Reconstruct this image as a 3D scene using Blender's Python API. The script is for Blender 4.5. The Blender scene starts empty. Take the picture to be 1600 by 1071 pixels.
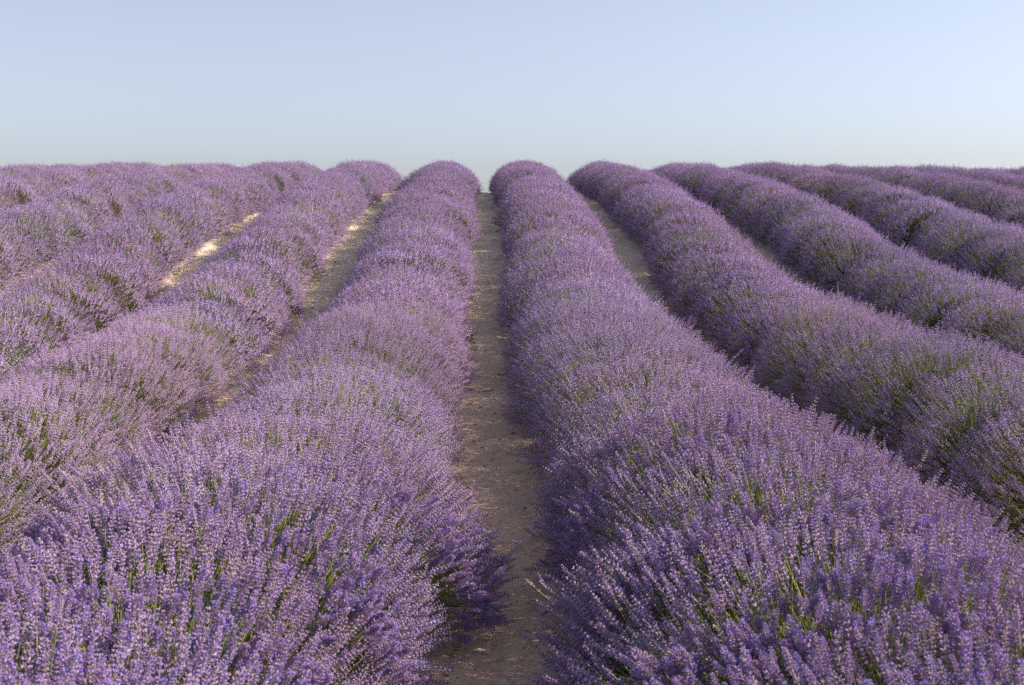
import bpy, math, random
import numpy as np
from mathutils import Vector, Matrix

# ------------------------------------------------------------------ camera, sky, sun, exposure
sc = bpy.context.scene
COL = sc.collection
R = math.radians
CAM = (0.0, 0.0, 1.43)
F_PX = 2000.0                      # focal length for a 1600 px wide picture
PITCH, YAW = 5.87, 1.3             # degrees down, degrees to +x

cam_d = bpy.data.cameras.new('camera')
cam_d.sensor_width = 36.0
cam_d.lens = 36.0 * F_PX / 1600.0
cam_d.clip_start = 0.05
cam_d.clip_end = 3000.0
cam_o = bpy.data.objects.new('camera', cam_d)
COL.objects.link(cam_o)
cam_o.location = CAM
cam_o.rotation_euler = (R(90 - PITCH), 0, R(-YAW))
sc.camera = cam_o
cam_d.dof.use_dof = True            # the slight softness of the nearest flowers
cam_d.dof.focus_distance = 8.0
cam_d.dof.aperture_fstop = 11.0

SUN_EL, SUN_AZ = 32.5, 97.0        # azimuth: degrees from straight behind the camera (-y) towards +x
world = bpy.data.worlds.new('World')
sc.world = world
world.use_nodes = True
wn, wl = world.node_tree.nodes, world.node_tree.links
wn.clear()
sky = wn.new('ShaderNodeTexSky')
sky.sky_type = 'NISHITA'
sky.sun_disc = False
sky.sun_elevation = R(SUN_EL)
sdir = Vector((math.sin(R(SUN_AZ)) * math.cos(R(SUN_EL)), -math.cos(R(SUN_AZ)) * math.cos(R(SUN_EL)), math.sin(R(SUN_EL))))
sky.sun_rotation = math.atan2(sdir.x, sdir.y)
sky.altitude = 600
sky.air_density = 1.0
sky.dust_density = 1.3
sky.ozone_density = 5.5
bg = wn.new('ShaderNodeBackground')
bg.inputs['Strength'].default_value = 0.073
out = wn.new('ShaderNodeOutputWorld')
hz = wn.new('ShaderNodeHueSaturation')            # summer haze: the whole sky paler, evenly
hz.inputs['Saturation'].default_value = 0.50
tn = wn.new('ShaderNodeMix'); tn.data_type = 'RGBA'; tn.blend_type = 'MULTIPLY'; tn.inputs[0].default_value = 1.0
tn.inputs[7].default_value = (1.01, 0.99, 1.045, 1)
wl.new(sky.outputs[0], hz.inputs['Color'])
wl.new(hz.outputs[0], tn.inputs[6])
wl.new(tn.outputs[2], bg.inputs['Color'])
wl.new(bg.outputs[0], out.inputs[0])

sun_d = bpy.data.lights.new('sun', 'SUN')
sun_d.energy = 4.9
sun_d.angle = R(0.6)
sun_d.color = (1.0, 0.84, 0.66)
sun_o = bpy.data.objects.new('sun', sun_d)
COL.objects.link(sun_o)
sun_o.rotation_euler = sdir.to_track_quat('Z', 'Y').to_euler()
sun_o.location = (20, -10, 20)

vs = sc.view_settings
vs.view_transform = 'Standard'
vs.look = 'None'
vs.exposure = 1.1
vs.gamma = 1.0
vs.use_curve_mapping = False
sc.cycles.use_denoising = False
sc.cycles.max_bounces = 6
sc.cycles.diffuse_bounces = 4
sc.cycles.transmission_bounces = 4

rng = np.random.default_rng(11)
random.seed(5)

# ------------------------------------------------------------------ helpers
def mesh_tris(name, V, F, mats, mat_idx=None, tint=None, smooth=False):
    """One mesh from vertex / triangle arrays, with an optional per-vertex 'tint'."""
    V = np.ascontiguousarray(V, dtype=np.float32)
    F = np.ascontiguousarray(F, dtype=np.int32)
    me = bpy.data.meshes.new(name)
    me.vertices.add(len(V))
    me.vertices.foreach_set('co', V.ravel())
    me.loops.add(F.size)
    me.loops.foreach_set('vertex_index', F.ravel())
    me.polygons.add(len(F))
    me.polygons.foreach_set('loop_start', np.arange(0, F.size, 3, dtype=np.int32))
    me.polygons.foreach_set('loop_total', np.full(len(F), 3, dtype=np.int32))
    if mat_idx is not None:
        me.polygons.foreach_set('material_index', np.ascontiguousarray(mat_idx, dtype=np.int32))
    me.polygons.foreach_set('use_smooth', np.full(len(F), smooth, dtype=bool))
    if tint is not None:
        a = me.attributes.new('tint', 'FLOAT', 'POINT')
        a.data.foreach_set('value', np.ascontiguousarray(tint, dtype=np.float32))
    for m in mats:
        me.materials.append(m)
    me.update()
    return me

def link(name, data, parent=None, loc=None):
    o = bpy.data.objects.new(name, data)
    COL.objects.link(o)
    if parent is not None:
        o.parent = parent
    if loc is not None:
        o.location = loc
    return o

def tag(o, label=None, cat=None, group=None, kind=None):
    if label: o['label'] = label
    if cat: o['category'] = cat
    if group: o['group'] = group
    if kind: o['kind'] = kind
    return o

def norm(a):
    return a / np.maximum(np.linalg.norm(a, axis=-1, keepdims=True), 1e-9)

def frames(t, spin):
    """(n,3,3) matrices whose third column is t, turned about it by spin."""
    ref = np.where(np.abs(t[:, 2:3]) > 0.9, np.array([[1.0, 0, 0]]), np.array([[0, 0, 1.0]]))
    u = norm(np.cross(ref, t))
    v = np.cross(t, u)
    c, s = np.cos(spin)[:, None], np.sin(spin)[:, None]
    return np.stack([u * c + v * s, v * c - u * s, t], axis=2)

def smooth(a, b, x):
    t = np.clip((x - a) / (b - a), 0, 1)
    return t * t * (3 - 2 * t)

_perm = rng.random((64, 64))
def vnoise(x, y):
    xi, yi = np.floor(x).astype(int), np.floor(y).astype(int)
    fx, fy = x - xi, y - yi
    fx, fy = fx * fx * (3 - 2 * fx), fy * fy * (3 - 2 * fy)
    g = lambda i, j: _perm[i % 64, j % 64]
    return ((g(xi, yi) * (1 - fx) + g(xi + 1, yi) * fx) * (1 - fy) + (g(xi, yi + 1) * (1 - fx) + g(xi + 1, yi + 1) * fx) * fy) * 2 - 1

# ------------------------------------------------------------------ lie of the land
PX = np.array([-400, 0, 6, 9, 11, 13, 15, 17, 19, 21, 23, 25, 27, 29, 30.5, 33, 38, 60, 400], float)
PZ = np.array([0, 0, 0, .03, .11, .27, .54, .84, 1.10, 1.31, 1.49, 1.65, 1.78, 1.865, 1.885, 1.80, 1.38, -1.0, -40], float)
_fy = np.arange(-5, 60, 0.05)
_fz = np.interp(_fy, PX, PZ)
_k = np.hanning(61); _k /= _k.sum()
_fzs = np.convolve(np.pad(_fz, 30, mode='edge'), _k, mode='valid')
SPACING, PATH_X = 1.75, 0.06

def land(x, y):
    x, y = np.asarray(x, float), np.asarray(y, float)
    z = np.where((y > -5) & (y < 58), np.interp(y, _fy, _fzs), np.interp(y, PX, PZ))
    z = z - 0.07 * np.clip(-x, 0, 14) * (1 - smooth(7, 17, y)) * smooth(0, 3, -x + 0.6)
    z = z - 0.0009 * np.minimum(np.abs(x), 40) ** 2 * smooth(12, 26, y)
    z = z + 0.03 * vnoise(x * 0.35 + 9, y * 0.35) + 0.02 * vnoise(x * 0.9, y * 0.9 + 7)
    return z

def soil(x, y):
    ph = (x - PATH_X) / SPACING
    c = np.abs(ph - np.round(ph)) * SPACING          # distance from the middle of a path
    z = land(x, y) - 0.035 * (1 - smooth(0.1, 0.5, c))
    fade = 1 - smooth(30, 60, np.abs(y))
    z = z + fade * (0.016 * vnoise(x * 3.1, y * 2.3) + 0.015 * vnoise(x * 8 + 3, y * 6) + 0.010 * vnoise(x * 17, y * 13) + 0.005 * vnoise(x * 41, y * 33))
    return z

# ------------------------------------------------------------------ materials
def new_mat(name):
    m = bpy.data.materials.new(name)
    m.use_nodes = True
    nt = m.node_tree
    nt.nodes.clear()
    o = nt.nodes.new('ShaderNodeOutputMaterial')
    return m, nt, o

def ramp(nt, stops):
    r = nt.nodes.new('ShaderNodeValToRGB')
    el = r.color_ramp.elements
    while len(el) > 1: el.remove(el[-1])
    el[0].position, el[0].color = stops[0][0], (*stops[0][1], 1)
    for p, c in stops[1:]:
        e = el.new(p); e.color = (*c, 1)
    return r

def leafy(name, stops, trans=0.25, rough=0.7, obj_var=0.12, gloss=0.25):
    m, nt, o = new_mat(name)
    at = nt.nodes.new('ShaderNodeAttribute'); at.attribute_name = 'tint'
    r = ramp(nt, stops)
    nt.links.new(at.outputs['Fac'], r.inputs[0])
    oi = nt.nodes.new('ShaderNodeObjectInfo')
    mr = nt.nodes.new('ShaderNodeMapRange')
    mr.inputs['To Min'].default_value = 1 - obj_var
    mr.inputs['To Max'].default_value = 1 + obj_var
    nt.links.new(oi.outputs['Random'], mr.inputs['Value'])
    hs = nt.nodes.new('ShaderNodeHueSaturation')
    wnz = nt.nodes.new('ShaderNodeTexWhiteNoise'); wnz.noise_dimensions = '1D'
    nt.links.new(oi.outputs['Random'], wnz.inputs['W'])
    mh = nt.nodes.new('ShaderNodeMapRange'); mh.inputs['To Min'].default_value = .485; mh.inputs['To Max'].default_value = .515
    nt.links.new(wnz.outputs['Value'], mh.inputs['Value']); nt.links.new(mh.outputs[0], hs.inputs['Hue'])
    hs.inputs['Saturation'].default_value = .93
    nt.links.new(mr.outputs[0], hs.inputs['Value'])
    nt.links.new(r.outputs[0], hs.inputs['Color'])
    p = nt.nodes.new('ShaderNodeBsdfPrincipled')
    p.inputs['Roughness'].default_value = rough
    p.inputs['Specular IOR Level'].default_value = gloss
    nt.links.new(hs.outputs[0], p.inputs['Base Color'])
    t = nt.nodes.new('ShaderNodeBsdfTranslucent')
    nt.links.new(hs.outputs[0], t.inputs['Color'])
    mx = nt.nodes.new('ShaderNodeMixShader'); mx.inputs[0].default_value = trans
    nt.links.new(p.outputs[0], mx.inputs[1]); nt.links.new(t.outputs[0], mx.inputs[2])
    nt.links.new(mx.outputs[0], o.inputs[0])
    return m

M_FLOWER = leafy('lavender_flower', [(0, (.39, .29, .26)), (.25, (.375, .28, .39)), (.55, (.345, .245, .50)), (.8, (.335, .22, .67)), (1, (.42, .29, .85))], 0.10, 0.85)
M_STEM = leafy('lavender_stem', [(0, (.13, .18, .05)), (.6, (.25, .29, .09)), (1, (.40, .39, .16))], 0.2, 0.6)
M_LEAF = leafy('lavender_leaf', [(0, (.10, .13, .04)), (.6, (.21, .27, .06)), (1, (.33, .37, .08))], 0.3, 0.6)
M_CORE = leafy('bush_sun_block', [(0, (.022, .026, .014)), (1, (.05, .055, .026))], 0.0, 0.9)  # dark opaque core added inside the bushes to block light
M_DRY = leafy('dry_cutting', [(0, (.20, .17, .11)), (1, (.30, .30, .18))], 0.1, 0.8)

def soil_material():
    m, nt, o = new_mat('field_soil')
    tc = nt.nodes.new('ShaderNodeNewGeometry')
    def noise(scale, detail=6, rough=.6):
        n = nt.nodes.new('ShaderNodeTexNoise')
        n.inputs['Scale'].default_value = scale; n.inputs['Detail'].default_value = detail; n.inputs['Roughness'].default_value = rough
        nt.links.new(tc.outputs['Position'], n.inputs['Vector'])
        return n
    n1, n2, n3 = noise(2.2), noise(24, 5), noise(110, 4)
    sep = nt.nodes.new('ShaderNodeSeparateXYZ'); nt.links.new(tc.outputs['Position'], sep.inputs[0])
    mr = nt.nodes.new('ShaderNodeMapRange')                 # stony pale soil up the slope, redder loam on the flat
    mr.inputs['From Min'].default_value = 6; mr.inputs['From Max'].default_value = 18
    nt.links.new(sep.outputs['Y'], mr.inputs['Value'])
    ad = nt.nodes.new('ShaderNodeMath'); ad.operation = 'MULTIPLY_ADD'
    nt.links.new(n1.outputs['Fac'], ad.inputs[0]); ad.inputs[1].default_value = .7
    nt.links.new(mr.outputs[0], ad.inputs[2])
    r1 = ramp(nt, [(.2, (.62, .445, .33)), (.65, (.65, .495, .375)), (1.0, (.66, .565, .45))])
    sc_ = nt.nodes.new('ShaderNodeMath'); sc_.operation = 'MULTIPLY'; sc_.inputs[1].default_value = .72
    nt.links.new(ad.outputs[0], sc_.inputs[0]); nt.links.new(sc_.outputs[0], r1.inputs[0])
    r2 = ramp(nt, [(.3, (.60, .57, .55)), (.48, (1, 1, 1)), (.7, (1.18, 1.16, 1.13))])
    nt.links.new(n2.outputs['Fac'], r2.inputs[0])
    mu = nt.nodes.new('ShaderNodeMix'); mu.data_type = 'RGBA'; mu.blend_type = 'MULTIPLY'; mu.inputs[0].default_value = .8
    nt.links.new(r1.outputs[0], mu.inputs[6]); nt.links.new(r2.outputs[0], mu.inputs[7])
    p = nt.nodes.new('ShaderNodeBsdfPrincipled')
    p.inputs['Roughness'].default_value = .95; p.inputs['Specular IOR Level'].default_value = .1
    nt.links.new(mu.outputs[2], p.inputs['Base Color'])
    b = nt.nodes.new('ShaderNodeBump'); b.inputs['Strength'].default_value = .75; b.inputs['Distance'].default_value = .025
    a2 = nt.nodes.new('ShaderNodeMath'); a2.operation = 'MULTIPLY_ADD'; a2.inputs[1].default_value = .35
    nt.links.new(n3.outputs['Fac'], a2.inputs[0]); nt.links.new(n2.outputs['Fac'], a2.inputs[2])
    nt.links.new(a2.outputs[0], b.inputs['Height']); nt.links.new(b.outputs[0], p.inputs['Normal'])
    nt.links.new(p.outputs[0], o.inputs[0])
    return m
M_SOIL = soil_material()

def stone_material():
    m, nt, o = new_mat('pale_limestone')
    g = nt.nodes.new('ShaderNodeNewGeometry')
    n = nt.nodes.new('ShaderNodeTexNoise'); n.inputs['Scale'].default_value = 30; n.inputs['Detail'].default_value = 5
    nt.links.new(g.outputs['Position'], n.inputs['Vector'])
    r = ramp(nt, [(.3, (.40, .31, .22)), (.7, (.58, .50, .40))])
    nt.links.new(n.outputs['Fac'], r.inputs[0])
    p = nt.nodes.new('ShaderNodeBsdfPrincipled'); p.inputs['Roughness'].default_value = .9
    nt.links.new(r.outputs[0], p.inputs['Base Color']); nt.links.new(p.outputs[0], o.inputs[0])
    return m
M_STONE = stone_material()

# ------------------------------------------------------------------ the ground: one sheet
def axis(parts):
    v = []
    for a, b, s in parts: v += list(np.arange(a, b, s))
    v.append(parts[-1][1])
    return np.array(v)
gx = axis([(-400, -40, 40), (-40, -14, 2), (-14, -3, .09), (-3, -.5, .07), (-.5, .6, .03), (.6, 3, .07), (3, 15, .09), (15, 40, 2), (40, 400, 40)])
gy = axis([(-200, -10, 19), (-10, 0, 1), (0, 2.5, .1), (2.5, 9, .035), (9, 18, .06), (18, 30, .08), (30, 40, .4), (40, 100, 4), (100, 400, 30)])
GX, GY = np.meshgrid(gx, gy)
GZ = soil(GX, GY)
nx, ny = len(gx), len(gy)
I = np.arange(nx * ny).reshape(ny, nx)
a, b, c, d = I[:-1, :-1].ravel(), I[:-1, 1:].ravel(), I[1:, 1:].ravel(), I[1:, :-1].ravel()
gF = np.concatenate([np.stack([a, b, c], 1), np.stack([a, c, d], 1)])
ground = link('ground', mesh_tris('ground', np.stack([GX.ravel(), GY.ravel(), GZ.ravel()], 1), gF, [M_SOIL], smooth=True))
tag(ground, 'dry brown stony soil of the field rising to the crest', 'ground', kind='structure')

# ------------------------------------------------------------------ lavender spikes
def spike_template(level, seed):
    """Axis +z from 0; returns verts, tris, tint, length."""
    r = np.random.default_rng(seed)
    V, F, T = [], [], []
    def add(vs, fs, ts):
        o = len(V); V.extend(vs); F.extend([[o + i for i in f] for f in fs]); T.extend(ts)
    L = r.uniform(.055, .085)
    nw, nk = {3: (8, 8), 2: (6, 5), 1: (5, 4), 0: (4, 3)}[level]
    wide = {3: .0105, 2: .0112, 1: .012, 0: .0125}[level]
    fat = {3: .0019, 2: .0027, 1: .0038, 0: .0058}[level]
    loose = r.random() < .5
    for w in range(nw):
        f = w / (nw - 1)
        z = L * (.04 + .86 * f)
        if loose: z = L * (-.12 if w == 0 else .10 + .80 * f)
        prof = (.80 + .55 * f if f < .35 else 1.0 - .55 * ((f - .35) / .65) ** 1.6) * wide
        az0 = r.random() * 6.28
        k_here = nk if f < .85 else max(3, nk - 2)
        for k in range(k_here):
            az = az0 + (k + r.uniform(-.3, .3)) * 2 * math.pi / k_here
            up = r.uniform(.5, 1.0) + .8 * f
            out_ = np.array([math.cos(az), math.sin(az), 0.0])
            dr = norm(out_ + np.array([0, 0, up]))
            side = np.array([-math.sin(az), math.cos(az), 0.0])
            nrm = np.cross(dr, side)
            base = np.array([0, 0, z]) + out_ * .0012
            ln = prof * r.uniform(.85, 1.2) * (1.0 + .25 * f)
            tip = base + dr * ln
            cal = r.uniform(0, .5)
            bloom = r.random() < (.4 if level == 3 else .5)
            ptint = r.uniform(.6, 1.0)
            if level == 3:
                m = base + dr * ln * .62
                ring = [m + side * fat, m + nrm * fat, m - side * fat, m - nrm * fat]
                add([base, *ring, tip], [[0, 2, 1], [0, 3, 2], [0, 4, 3], [0, 1, 4], [5, 1, 2], [5, 2, 3], [5, 3, 4], [5, 4, 1]], [cal * .6, cal, cal, cal, cal, cal + .3])
                if bloom:
                    q = tip + dr * .001
                    for s in (-1, 1, 0):
                        e = q + dr * r.uniform(.001, .0028) + (side * s * .0036 if s else nrm * .0036) 
                        e2 = q + (side * s * .002 + nrm * .0024 if s else nrm * .001 + side * .003)
                        add([q - dr * .002, e2, e, q - nrm * .0018], [[0, 1, 2], [0, 2, 3]], [ptint * .8, ptint, ptint, ptint])
            else:
                m = base + dr * ln * .55
                tt = ptint if (bloom and r.random() < .75) else cal + .2
                if level == 2:
                    add([base, m + side * fat, m + nrm * fat, m - (side + nrm) * fat * .7, tip], [[0, 2, 1], [0, 3, 2], [0, 1, 3], [4, 1, 2], [4, 2, 3], [4, 3, 1]], [cal, cal, tt, cal, tt])
                elif level == 1:
                    add([m + side * fat, m + nrm * fat, m - (side + nrm) * fat * .7, tip], [[3, 0, 1], [3, 1, 2], [3, 2, 0]], [cal, (cal + tt) / 2, cal, tt])
                else:
                    add([base, m + side * fat, tip, m - side * fat], [[0, 1, 2], [0, 2, 3]], [cal, tt, tt, tt])
    if level >= 2:
        w = .0011
        add([[w, 0, -.001], [-w, w, -.001], [-w, -w, -.001], [0, 0, L * .95]], [[0, 1, 3], [1, 2, 3], [2, 0, 3]], [.05, .05, .05, .3])
    return np.array(V, float), np.array(F, int), np.array(T, float), L

TEMPL = {lv: [spike_template(lv, 100 * lv + s) for s in range(12 if lv == 3 else 10)] for lv in (0, 1, 2, 3)}
SPIKE_MESH = [mesh_tris('flower_spike', t[0], t[1], [M_FLOWER], tint=t[2]) for t in TEMPL[3]]

def place_many(templates, pick, P, Rm, S, shade):
    Vs, Fs, Ts = [], [], []
    off = 0
    for i, t in enumerate(templates):
        idx = np.where(pick == i)[0]
        if not len(idx): continue
        v = np.einsum('nij,vj->nvi', Rm[idx], t[0]) * S[idx][:, None, None] + P[idx][:, None, :]
        nv = len(t[0])
        f = t[1][None] + (np.arange(len(idx)) * nv)[:, None, None] + off
        off += nv * len(idx)
        Vs.append(v.reshape(-1, 3)); Fs.append(f.reshape(-1, 3))
        Ts.append(np.clip(t[2][None] + shade[idx][:, None], 0, 1).ravel())
    return np.concatenate(Vs), np.concatenate(Fs), np.concatenate(Ts)

def stems_geo(p0, p1, t1, w, tint, r):
    """Three-sided stalks along a quadratic curve that ends in direction t1."""
    n = len(p0)
    ln = np.linalg.norm(p1 - p0, axis=1, keepdims=True)
    mid = p1 - t1 * ln * .5
    ring = np.array([[1, 0], [-.5, .87], [-.5, -.87]])
    Vv = []
    for u in (0.0, .45, .8, 1.0):
        c = p0 * (1 - u) ** 2 + mid * 2 * u * (1 - u) + p1 * u * u
        d_ = norm((mid - p0) * (1 - u) + (p1 - mid) * u)
        fr = frames(d_, np.zeros(n))
        ww = w * (1.15 - .35 * u)
        for k in range(3):
            Vv.append(c + (fr[:, :, 0] * ring[k, 0] + fr[:, :, 1] * ring[k, 1]) * ww[:, None])
    Vv = np.stack(Vv, 1)                       # n,12,3
    f = []
    for s in range(3):
        for k in range(3):
            a_, b_ = s * 3 + k, s * 3 + (k + 1) % 3
            f += [[a_, b_, b_ + 3], [a_, b_ + 3, a_ + 3]]
    f = np.array(f)[None] + (np.arange(n) * 12)[:, None, None]
    T = np.repeat(np.clip(tint, 0, 1)[:, None], 12, 1)
    return Vv.reshape(-1, 3), f.reshape(-1, 3), T.ravel()

def blades_geo(p, d_, ln, w, tint, r):
    """Narrow folded leaves: two triangles each side of a midrib."""
    n = len(p)
    fr = frames(d_, r.random(n) * 6.28)
    sd, nm = fr[:, :, 0], fr[:, :, 1]
    m = p + d_ * (ln * .5)[:, None]
    tip = p + d_ * ln[:, None] + nm * (ln * .12)[:, None]
    V = np.stack([p, m + sd * w[:, None], m + nm * (w * .4)[:, None], m - sd * w[:, None], tip], 1)
    f = np.array([[0, 1, 2], [0, 2, 3], [1, 4, 2], [2, 4, 3]])[None] + (np.arange(n) * 5)[:, None, None]
    return V.reshape(-1, 3), f.reshape(-1, 3), np.repeat(tint, 5)

def join(parts):
    Vs, Fs, Ts, Ms, off = [], [], [], [], 0
    for (v, f, t), mi in parts:
        Vs.append(v); Fs.append(f + off); Ts.append(t); Ms.append(np.full(len(f), mi)); off += len(v)
    return np.concatenate(Vs), np.concatenate(Fs), np.concatenate(Ts), np.concatenate(Ms)

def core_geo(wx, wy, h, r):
    """Added opaque lumpy dome inside a bush, blocking sun in place of dense twigs."""
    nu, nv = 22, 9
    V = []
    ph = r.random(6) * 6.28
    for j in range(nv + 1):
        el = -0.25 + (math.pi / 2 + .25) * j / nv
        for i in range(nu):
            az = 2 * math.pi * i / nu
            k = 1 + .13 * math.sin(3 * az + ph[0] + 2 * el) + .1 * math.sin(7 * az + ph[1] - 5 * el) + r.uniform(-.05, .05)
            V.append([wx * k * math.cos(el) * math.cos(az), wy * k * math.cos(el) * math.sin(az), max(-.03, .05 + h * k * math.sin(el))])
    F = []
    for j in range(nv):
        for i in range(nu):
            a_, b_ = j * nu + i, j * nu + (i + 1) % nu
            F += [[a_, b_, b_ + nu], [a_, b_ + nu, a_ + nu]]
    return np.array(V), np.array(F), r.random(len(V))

def bush_layout(seed, n, wx=.66, h=.66, gap=None, half=.55):
    """Where every stalk of one bush stands: feet, spike bases, directions. Bushes are clipped into a continuous hedge-like row."""
    r = np.random.default_rng(seed)
    th = -.14 + (math.pi + .28) * r.random(n)
    ph = r.random(6) * 6.28
    yy = r.uniform(-half, half, n) + r.normal(0, .07, n) + .05 * np.sin(2 * th + ph[3]) + .04 * np.sin(5 * th + ph[4])
    e = np.abs(yy) / half
    lump = 1 - .05 * e ** 2.2 + .025 * np.sin(3 * th + ph[0] + 3 * yy) + .03 * np.sin(5 * th + ph[1] - 7 * yy) + .02 * np.sin(9 * th + ph[2] + 11 * yy)
    rr = lump * (1.0 - np.abs(r.normal(0, .075, n))) + (r.random(n) < .12) * r.uniform(.0, .12, n)
    sel = np.sin(th); cel = np.abs(np.cos(th))
    P = np.stack([wx * np.cos(th) * rr, yy, .11 + h * sel * rr], 1)
    keep = P[:, 2] > .04
    feet = np.stack([P[:, 0] * .30, P[:, 1] * .42, .10 + .16 * np.clip(sel, 0, 1)], 1) + r.normal(0, .04, (n, 3)) * np.array([1, 1, 0])
    up = .30 + .25 * (1 - cel)
    t = norm(norm(P - feet) + np.stack([np.zeros(n), np.zeros(n), up * np.where(sel < .15, .35, 1)], 1) + r.normal(0, .19, (n, 3)))
    bare = np.zeros(n, bool)
    for g in gap or []:
        gd = norm(np.array(g[:3])[None])[0]
        ang = np.arccos(np.clip(norm(P - np.array([0, 0, .1])) @ gd, -1, 1))
        bare |= (ang < g[3] * r.uniform(.6, 1.25, n)) & (r.random(n) < .82)
    return dict(P=P[keep], t=t[keep], feet=feet[keep], bare=bare[keep], sel=sel[keep], r=r, dims=(wx, .84, h), n=int(keep.sum()))

def bush_geometry(lay, level, skip=None):
    """Flower, stem and foliage arrays of one bush; 'skip' marks spikes that are built as parts."""
    r, n = lay['r'], lay['n']
    pick = r.integers(0, len(TEMPL[level]), n)
    Ls = np.array([t[3] for t in TEMPL[level]])[pick]
    S = r.uniform(.64, 1.15, n)
    base = lay['P'] - lay['t'] * (Ls * S)[:, None]
    Rm = frames(lay['t'], r.random(n) * 6.28)
    shade = r.normal(0, .10, n)
    fl = ~lay['bare']
    if skip is not None: fl &= ~skip
    spikes = place_many(TEMPL[level], np.where(fl, pick, -1), base, Rm, S, shade)
    w = np.full(n, .0010) * r.uniform(.8, 1.3, n) * (1.0 if level >= 2 else 1.25)
    tt = r.uniform(.25, 1, n)
    stems = stems_geo(lay['feet'], base + lay['t'] * .004, lay['t'], w, tt, r)
    # leafy mound under the stalks
    wx, wy, h = lay['dims']
    m = {3: 2200, 2: 3000, 1: 1500, 0: 800}[level]
    th = -.1 + (math.pi + .2) * r.random(m)
    dd = np.stack([np.cos(th), r.normal(0, .2, m), np.sin(th)], 1)
    q = r.uniform(.52, .80, m)
    p = np.stack([wx * np.cos(th) * q, r.uniform(-.56, .56, m), .08 + h * np.sin(th) * q], 1)
    ok = p[:, 2] > .03
    p, dd = p[ok], dd[ok]
    ld = norm(dd + np.array([0, 0, .5]) + r.normal(0, .25, p.shape))
    k = {3: 1, 2: 1, 1: 1.4, 0: 2.0}[level]
    leaves = blades_geo(p, ld, r.uniform(.04, .08, len(p)), r.uniform(.0018, .003, len(p)) * k, r.random(len(p)), r)
    core = core_geo(wx * (.55 if level >= 2 else .62), wy * .70, h * (.54 if level >= 2 else .62), r)  # added core, sized to keep sun from leaking through the bush
    return spikes, stems, leaves, core, (pick, base, Rm, S)

GAPS = [None, [(.5, -.75, .45, .24)], None, None, [(-.55, -.6, .5, .24)], None, None]
FAR, MID = [], []
for i in range(7):
    lay = bush_layout(300 + i, 2250, gap=GAPS[i], wx=.67 + .02 * (i % 3), h=.565 + .02 * (i % 2))
    s, st, lf, co, _ = bush_geometry(lay, 0)
    v, f, t, mi = join([(st, 0), (lf, 1), (co, 2)])
    FAR.append((mesh_tris('flower_spikes', *s[:2], [M_FLOWER], tint=s[2]), mesh_tris('foliage', v, f, [M_STEM, M_LEAF, M_CORE], mi, t)))
for i in range(6):
    lay = bush_layout(500 + i, 2250, gap=GAPS[i], wx=.67 + .02 * (i % 3), h=.565 + .02 * (i % 2))
    s, st, lf, co, _ = bush_geometry(lay, 1)
    v, f, t, mi = join([(lf, 0), (co, 1)])
    MID.append((mesh_tris('flower_spikes', *s[:2], [M_FLOWER], tint=s[2]), mesh_tris('stems', st[0], st[1], [M_STEM], tint=st[2]), mesh_tris('foliage', v, f, [M_LEAF, M_CORE], mi, t)))

# ------------------------------------------------------------------ planting the rows
cp, sp_, cy, sy = math.cos(R(PITCH)), math.sin(R(PITCH)), math.cos(R(YAW)), math.sin(R(YAW))
def project(P):
    """Pixel position (1600 wide) and depth of points, to know what the camera can see."""
    q = np.asarray(P, float) - np.array(CAM)
    fx = q[..., 0] * cy - q[..., 1] * sy
    fy = q[..., 0] * sy + q[..., 1] * cy
    dep = fy * cp - q[..., 2] * sp_
    upv = fy * sp_ + q[..., 2] * cp
    dep_ = np.maximum(dep, .05)
    return 800 + F_PX * fx / dep_, 535.5 - F_PX * upv / dep_, dep

ORD = {1: 'first', 2: 'second', 3: 'third', 4: 'fourth', 5: 'fifth', 6: 'sixth', 7: 'seventh', 8: 'eighth'}
def row_words(k):
    """Rows are counted out from the bare middle path; the sun comes over the rows that show it their shaded face."""
    side = 'sunlit' if k < 0 else 'shaded'
    if abs(k) == 1: return 'in the %s row edging the middle path' % side
    return '%s row out from middle path, %s side' % (ORD[abs(k)], side)

def put_bush(x, y, s, rz, k, proto, look=''):
    root = bpy.data.objects.new('lavender_bush', None)
    COL.objects.link(root)
    root.empty_display_size = .2
    root.location = (x, y, float(land(x, y)) - .01)
    tilt = math.atan2(float(land(x, y + .5)) - float(land(x, y - .5)), 1.0)     # rows follow the slope
    root.rotation_euler = (tilt * (1 if math.cos(rz) > 0 else -1), 0, rz)
    root.scale = s
    where = 'on the skyline' if 28.3 < y < 30.6 else ('on the slope' if 13 < y <= 28.3 else '')
    if abs(k) > 1: where += ', '
    elif where: where += ' '
    if look == 'bulge': lab = 'broad low lavender bush spreading out over the edge of the bare middle path'
    else: lab = ('lavender bush ' + look + where + row_words(k)).replace(' ,', ',')
    tag(root, lab, 'lavender bush', 'lavender bushes in the %s row on the %s side' % (ORD[abs(k)], 'sunlit' if k < 0 else 'shaded'))
    for nm, me in proto:
        c_ = link(nm, me, root)
        if nm == 'flower_spikes': c_['kind'] = 'stuff'
    return root

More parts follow.
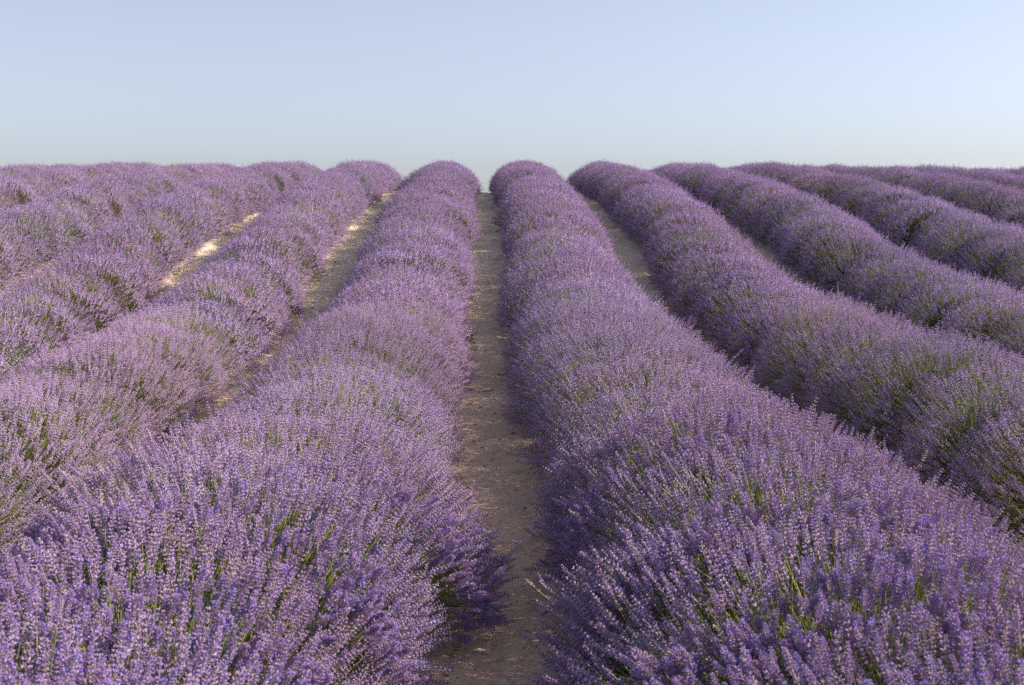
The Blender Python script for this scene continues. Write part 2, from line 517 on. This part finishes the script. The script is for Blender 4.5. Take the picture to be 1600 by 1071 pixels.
counts = {'near': 0, 'mid': 0, 'far': 0}
near_list = []
for k in [1, -1, 2, -2, 3, -3, 4, -4, 5, -5, 6, -6, 7, -7]:
    rx = PATH_X + (k - .5 * np.sign(k)) * SPACING
    y = 0.75 + random.uniform(0, .5)
    if k == -1: y = 1.08
    j = random.randint(0, 5)
    while y < 34.5:
        x = rx + random.uniform(-.05, .05)
        s = random.uniform(.98, 1.03)
        sc3 = (s * random.uniform(.96, 1.05) * (.88 if k < -1 else .92 if k > 1 else 1), random.uniform(.98, 1.06), s * random.uniform(.97, 1.05))
        u, v, dep = project((x, y, float(land(x, y)) + .5))
        m = .72 * F_PX / max(dep, .3)
        z_ok = dep > .2 and -m < u < 1600 + m and v < 1071 + m
        if z_ok:
            dist = math.dist((x, y, float(land(x, y)) + .6), CAM)
            rz = (math.pi if random.random() < .5 else 0) + random.uniform(-.2, .2)
            j += random.choice((1, 2, 3))
            if dist < 5.0 and abs(k) == 1:
                near_list.append((x, y, sc3, k))
            elif dist < 11:
                counts['mid'] += 1
                me = MID[j % 6]
                put_bush(x, y, sc3, rz, k, [('flower_spikes', me[0]), ('stems', me[1]), ('foliage', me[2])], 'with green patch ' if GAPS[j % 6] and abs(rz) < 1 else '')
            else:
                counts['far'] += 1
                me = FAR[j % 7]
                put_bush(x, y, sc3, rz, k, [('flower_spikes', me[0]), ('foliage', me[1])], 'with green patch ' if GAPS[j % 7] and abs(rz) < 1 else '')
        y += random.uniform(.83, 1.01)

near_list.sort(key=lambda a_: a_[1])
bulge = min(range(len(near_list)), key=lambda q: abs(near_list[q][1] - 4.75) + (9 if near_list[q][3] > 0 else 0))
print('near', [(round(a_[0], 2), round(a_[1], 2)) for a_ in near_list], bulge)
for i, (x, y, s, k) in enumerate(near_list):
    wx, h = .70, .585
    gap = GAPS[(i * 3 + 1) % 7]
    if k > 0 and y < 4.2: wx = .79
    if k < 0 and y < 4.75: wx = .66
    if i == bulge: wx = .89
    lay = bush_layout(900 + i, 2600, gap=gap, wx=wx, h=h)
    zb = float(land(x, y)) - .01
    S3 = np.array(s)
    wp = lay['P'] * S3 + np.array([x, y, zb])
    u, v, dep = project(wp)
    outer = norm(lay['P'] - np.array([0, 0, .1]))
    toc = norm(np.array(CAM) - wp)
    rad = np.linalg.norm((lay['P'] - np.array([0, 0, .11])) / np.array(lay['dims']), axis=1)
    score = np.where((u > -20) & (u < 1620) & (v > -20) & (v < 1110) & (dep > .2) & ~lay['bare'], 1.0, 0.0)
    score *= ((outer * toc).sum(1) > -.05) * (rad > .8) * (.4 + rad) / np.maximum(dep, .3)
    skip = np.zeros(lay['n'], bool)
    order = np.argsort(-score)[:300]
    order = order[score[order] > 0]
    skip[order] = True
    sp, st, lf, co, (pick, base, Rm, SS) = bush_geometry(lay, 2, skip)
    v_, f_, t_, mi = join([(lf, 0), (co, 1)])
    counts['near'] += 1
    root = put_bush(x, y, s, 0, k, [('flower_spikes', mesh_tris('flower_spikes', *sp[:2], [M_FLOWER], tint=sp[2])), ('stems', mesh_tris('stems', st[0], st[1], [M_STEM], tint=st[2])), ('foliage', mesh_tris('foliage', v_, f_, [M_LEAF, M_CORE], mi, t_))], 'bulge' if i == bulge else '')
    for q in order:
        o = bpy.data.objects.new('flower_spike', SPIKE_MESH[int(pick[q]) + (0 if q % 5 else 2)])
        COL.objects.link(o)
        o.parent = root
        M4 = Matrix.Identity(4)
        for a_ in range(3):
            for b_ in range(3): M4[a_][b_] = float(Rm[q, a_, b_] * SS[q])
            M4[a_][3] = float(base[q, a_])
        o.matrix_local = M4
print('bushes', counts)

# ------------------------------------------------------------------ stones, clods and cuttings on the paths
def stone_geo(r, n_ring=6):
    V = [[0, 0, -.5]]
    for z, q in ((-.3, .8), (.1, 1.0), (.42, .62)):
        for i in range(n_ring):
            a_ = (i + r.uniform(-.3, .3)) * 2 * math.pi / n_ring
            k = q * r.uniform(.75, 1.15)
            V.append([k * math.cos(a_), k * math.sin(a_) * .8, z + r.uniform(-.1, .1)])
    V.append([r.uniform(-.2, .2), r.uniform(-.2, .2), .55])
    F = []
    for i in range(n_ring):
        j = (i + 1) % n_ring
        F.append([0, 1 + j, 1 + i])
        for k in range(2):
            b_ = 1 + k * n_ring
            F += [[b_ + i, b_ + j, b_ + n_ring + j], [b_ + i, b_ + n_ring + j, b_ + n_ring + i]]
        F.append([1 + 2 * n_ring + i, 1 + 2 * n_ring + j, len(V) - 1])
    return np.array(V, float), np.array(F, int), np.zeros(len(V))
r = np.random.default_rng(77)
ST = [stone_geo(r) for _ in range(8)]

def path_points(n, y0, y1, spread, rows):
    y = r.uniform(y0, y1, n)
    x = PATH_X + r.choice(rows, n) * SPACING + np.clip(r.normal(0, spread, n), -.6, .6)
    return x, y
xs, ys, ss = [], [], []
for n, y0, y1, sp2, rows, a_, b_ in ((900, 3.4, 9, .26, [0], .002, .007), (60, 3.4, 9, .26, [0], .006, .013), (900, 9, 29, .22, [0], .004, .014), (2600, 8, 30, .28, [-3, -2, -1, 1, 2], .004, .018), (900, 12, 30, .30, [-2, -1, 0], .008, .024)):
    x, y = path_points(n, y0, y1, sp2, rows)
    xs.append(x); ys.append(y); ss.append(a_ + (b_ - a_) * r.random(n) ** 2.2)
x, y, sz = np.concatenate(xs), np.concatenate(ys), np.concatenate(ss)
n = len(x)
tl = norm(np.stack([r.normal(0, .25, n), r.normal(0, .25, n), np.ones(n)], 1))
P = np.stack([x, y, soil(x, y) + sz * .22], 1)
v, f, t = place_many(ST, r.integers(0, 8, n), P, frames(tl, r.random(n) * 6.28) * np.array([1, 1, .7])[None, None, :], sz, np.zeros(n))
peb = link('pebbles', mesh_tris('pebbles', v, f, [M_STONE], tint=t, smooth=False))
tag(peb, 'small pale pebbles and crumbs of soil scattered along the paths', 'pebbles', kind='stuff')

n = 500
x, y = path_points(n, 3.3, 10, .24, [0])
sz = .004 + .016 * r.random(n) ** 3
tl = norm(np.stack([r.normal(0, .3, n), r.normal(0, .3, n), np.ones(n)], 1))
v, f, t = place_many(ST, r.integers(0, 8, n), np.stack([x, y, soil(x, y) + sz * .2], 1), frames(tl, r.random(n) * 6.28) * np.array([1, 1, .75])[None, None, :], sz, np.zeros(n))
tag(link('soil_crumbs', mesh_tris('soil_crumbs', v, f, [M_SOIL], tint=t)), 'brown crumbs and clods of dry soil on the middle path', 'clods', kind='stuff')

for (x, y, q, lab) in ((1.55, 17.8, .045, 'pale rounded stone lying in the path beyond the shaded row'),
                       (-.06, 13.6, .040, 'pale stone at the sunlit edge of the bare middle path, on the slope'),
                       (-.09, 4.15, .022, 'small pale stone under the broad low bush by the middle path'),
                       (.20, 6.2, .017, 'brown clod lying in the shade on the middle path'),
                       (-1.62, 12.6, .040, 'flat pale stone in the path between the two sunlit rows'),
                       (-1.95, 9.4, .050, 'angular pale stone half under the second sunlit row')):
    v, f, t = stone_geo(np.random.default_rng(int(y * 100)), 9)
    v = v * np.array([q, q * .9, q * .7])
    o = link('stone', mesh_tris('stone', v, f, [M_STONE], tint=t, smooth=False), loc=(x, y, float(soil(x, y)) + q * .2))
    o.rotation_euler = (0, 0, x * 7 + y)
    tag(o, lab, 'stone', 'stones on the paths')

def cutting(x, y, rz, ln, lab, seed):
    q = np.random.default_rng(seed)
    root = bpy.data.objects.new('lavender_cutting', None); COL.objects.link(root)
    root.location = (x, y, float(soil(x, y)) + .006); root.rotation_euler = (0, 0, rz)
    tag(root, lab, 'cutting', 'cuttings on the middle path')
    n = 5
    p0 = np.stack([q.uniform(-.5, -.1, n) * ln, q.normal(0, .008, n), q.uniform(.0, .004, n)], 1)
    p1 = np.stack([q.uniform(.2, .5, n) * ln, q.normal(0, .05, n) * ln * 3, q.uniform(.004, .022, n)], 1)
    g = stems_geo(p0, p1, norm(p1 - p0 + q.normal(0, .02, p0.shape)), np.full(n, .0013), q.random(n), q)
    link('twig', mesh_tris('twig', g[0], g[1], [M_DRY], tint=g[2]), root)
    m = 34
    u = q.random(m); k = q.integers(0, n, m)
    b = p0[k] * (1 - u[:, None]) + p1[k] * u[:, None]
    d_ = norm(np.stack([q.uniform(.2, 1, m), q.normal(0, .7, m), q.uniform(0, .5, m)], 1))
    g = blades_geo(b, d_, q.uniform(.012, .03, m), q.uniform(.0016, .003, m), q.random(m), q)
    link('leaves', mesh_tris('leaves', g[0], g[1], [M_DRY], tint=g[2]), root)
cutting(.02, 9.6, .1, .16, 'dry grey-green cutting lying across the middle path', 1)
cutting(.16, 10.6, -.35, .15, 'dry cutting by the shaded row, farther up the middle path', 2)
cutting(.04, 5.05, .15, .17, 'dry sprig lying flat on the middle path near the broad bush', 3)
cutting(.02, 4.35, .3, .13, 'short dry sprig beside the broad low bush on the path', 4)

def weed(x, y, h, lab, seed):
    q = np.random.default_rng(seed)
    root = bpy.data.objects.new('weed', None); COL.objects.link(root)
    root.location = (x, y, float(soil(x, y)))
    tag(root, lab, 'weed', 'weeds on the middle path')
    n = 9
    az = q.random(n) * 6.28
    p1 = np.stack([np.cos(az) * h * .45, np.sin(az) * h * .45, q.uniform(.4, 1, n) * h], 1)
    g = stems_geo(p1 * .02, p1, norm(p1), np.full(n, .002), q.random(n), q)
    link('stems', mesh_tris('stems', g[0], g[1], [M_STEM], tint=g[2]), root)
    m = 70
    u = q.uniform(.15, 1, m); k = q.integers(0, n, m)
    d_ = norm(q.normal(0, 1, (m, 3)) + np.array([0, 0, .5]))
    g = blades_geo(p1[k] * u[:, None], d_, q.uniform(.02, .05, m), q.uniform(.006, .011, m), q.uniform(.4, 1, m), q)
    link('leaves', mesh_tris('leaves', g[0], g[1], [M_LEAF], tint=g[2]), root)
weed(-.15, 11.3, .20, 'small bright green leafy weed at the sunlit row edge of the path', 21)
weed(-.12, 12.0, .12, 'low green weed just up the path from the taller leafy weed', 22)

# dead leaves and stalk crumbs gathered under the edges of the rows
n = 2600
y = r.uniform(3, 24, n)
x = PATH_X + r.choice([-1, 0, 0, 0, 1], n) * SPACING + r.choice([-1, 1], n) * np.abs(r.normal(.34, .13, n))
p = np.stack([x, y, soil(x, y) + .003], 1)
d_ = norm(np.stack([r.normal(0, 1, n), r.normal(0, 1, n), np.abs(r.normal(0, .15, n))], 1))
g = blades_geo(p, d_, r.uniform(.015, .05, n), r.uniform(.0012, .0028, n), r.random(n), r)
lit = link('litter', mesh_tris('litter', g[0], g[1], [M_DRY], tint=g[2]))
tag(lit, 'dead leaves and stalk crumbs on the soil under the row edges', 'litter', kind='stuff')
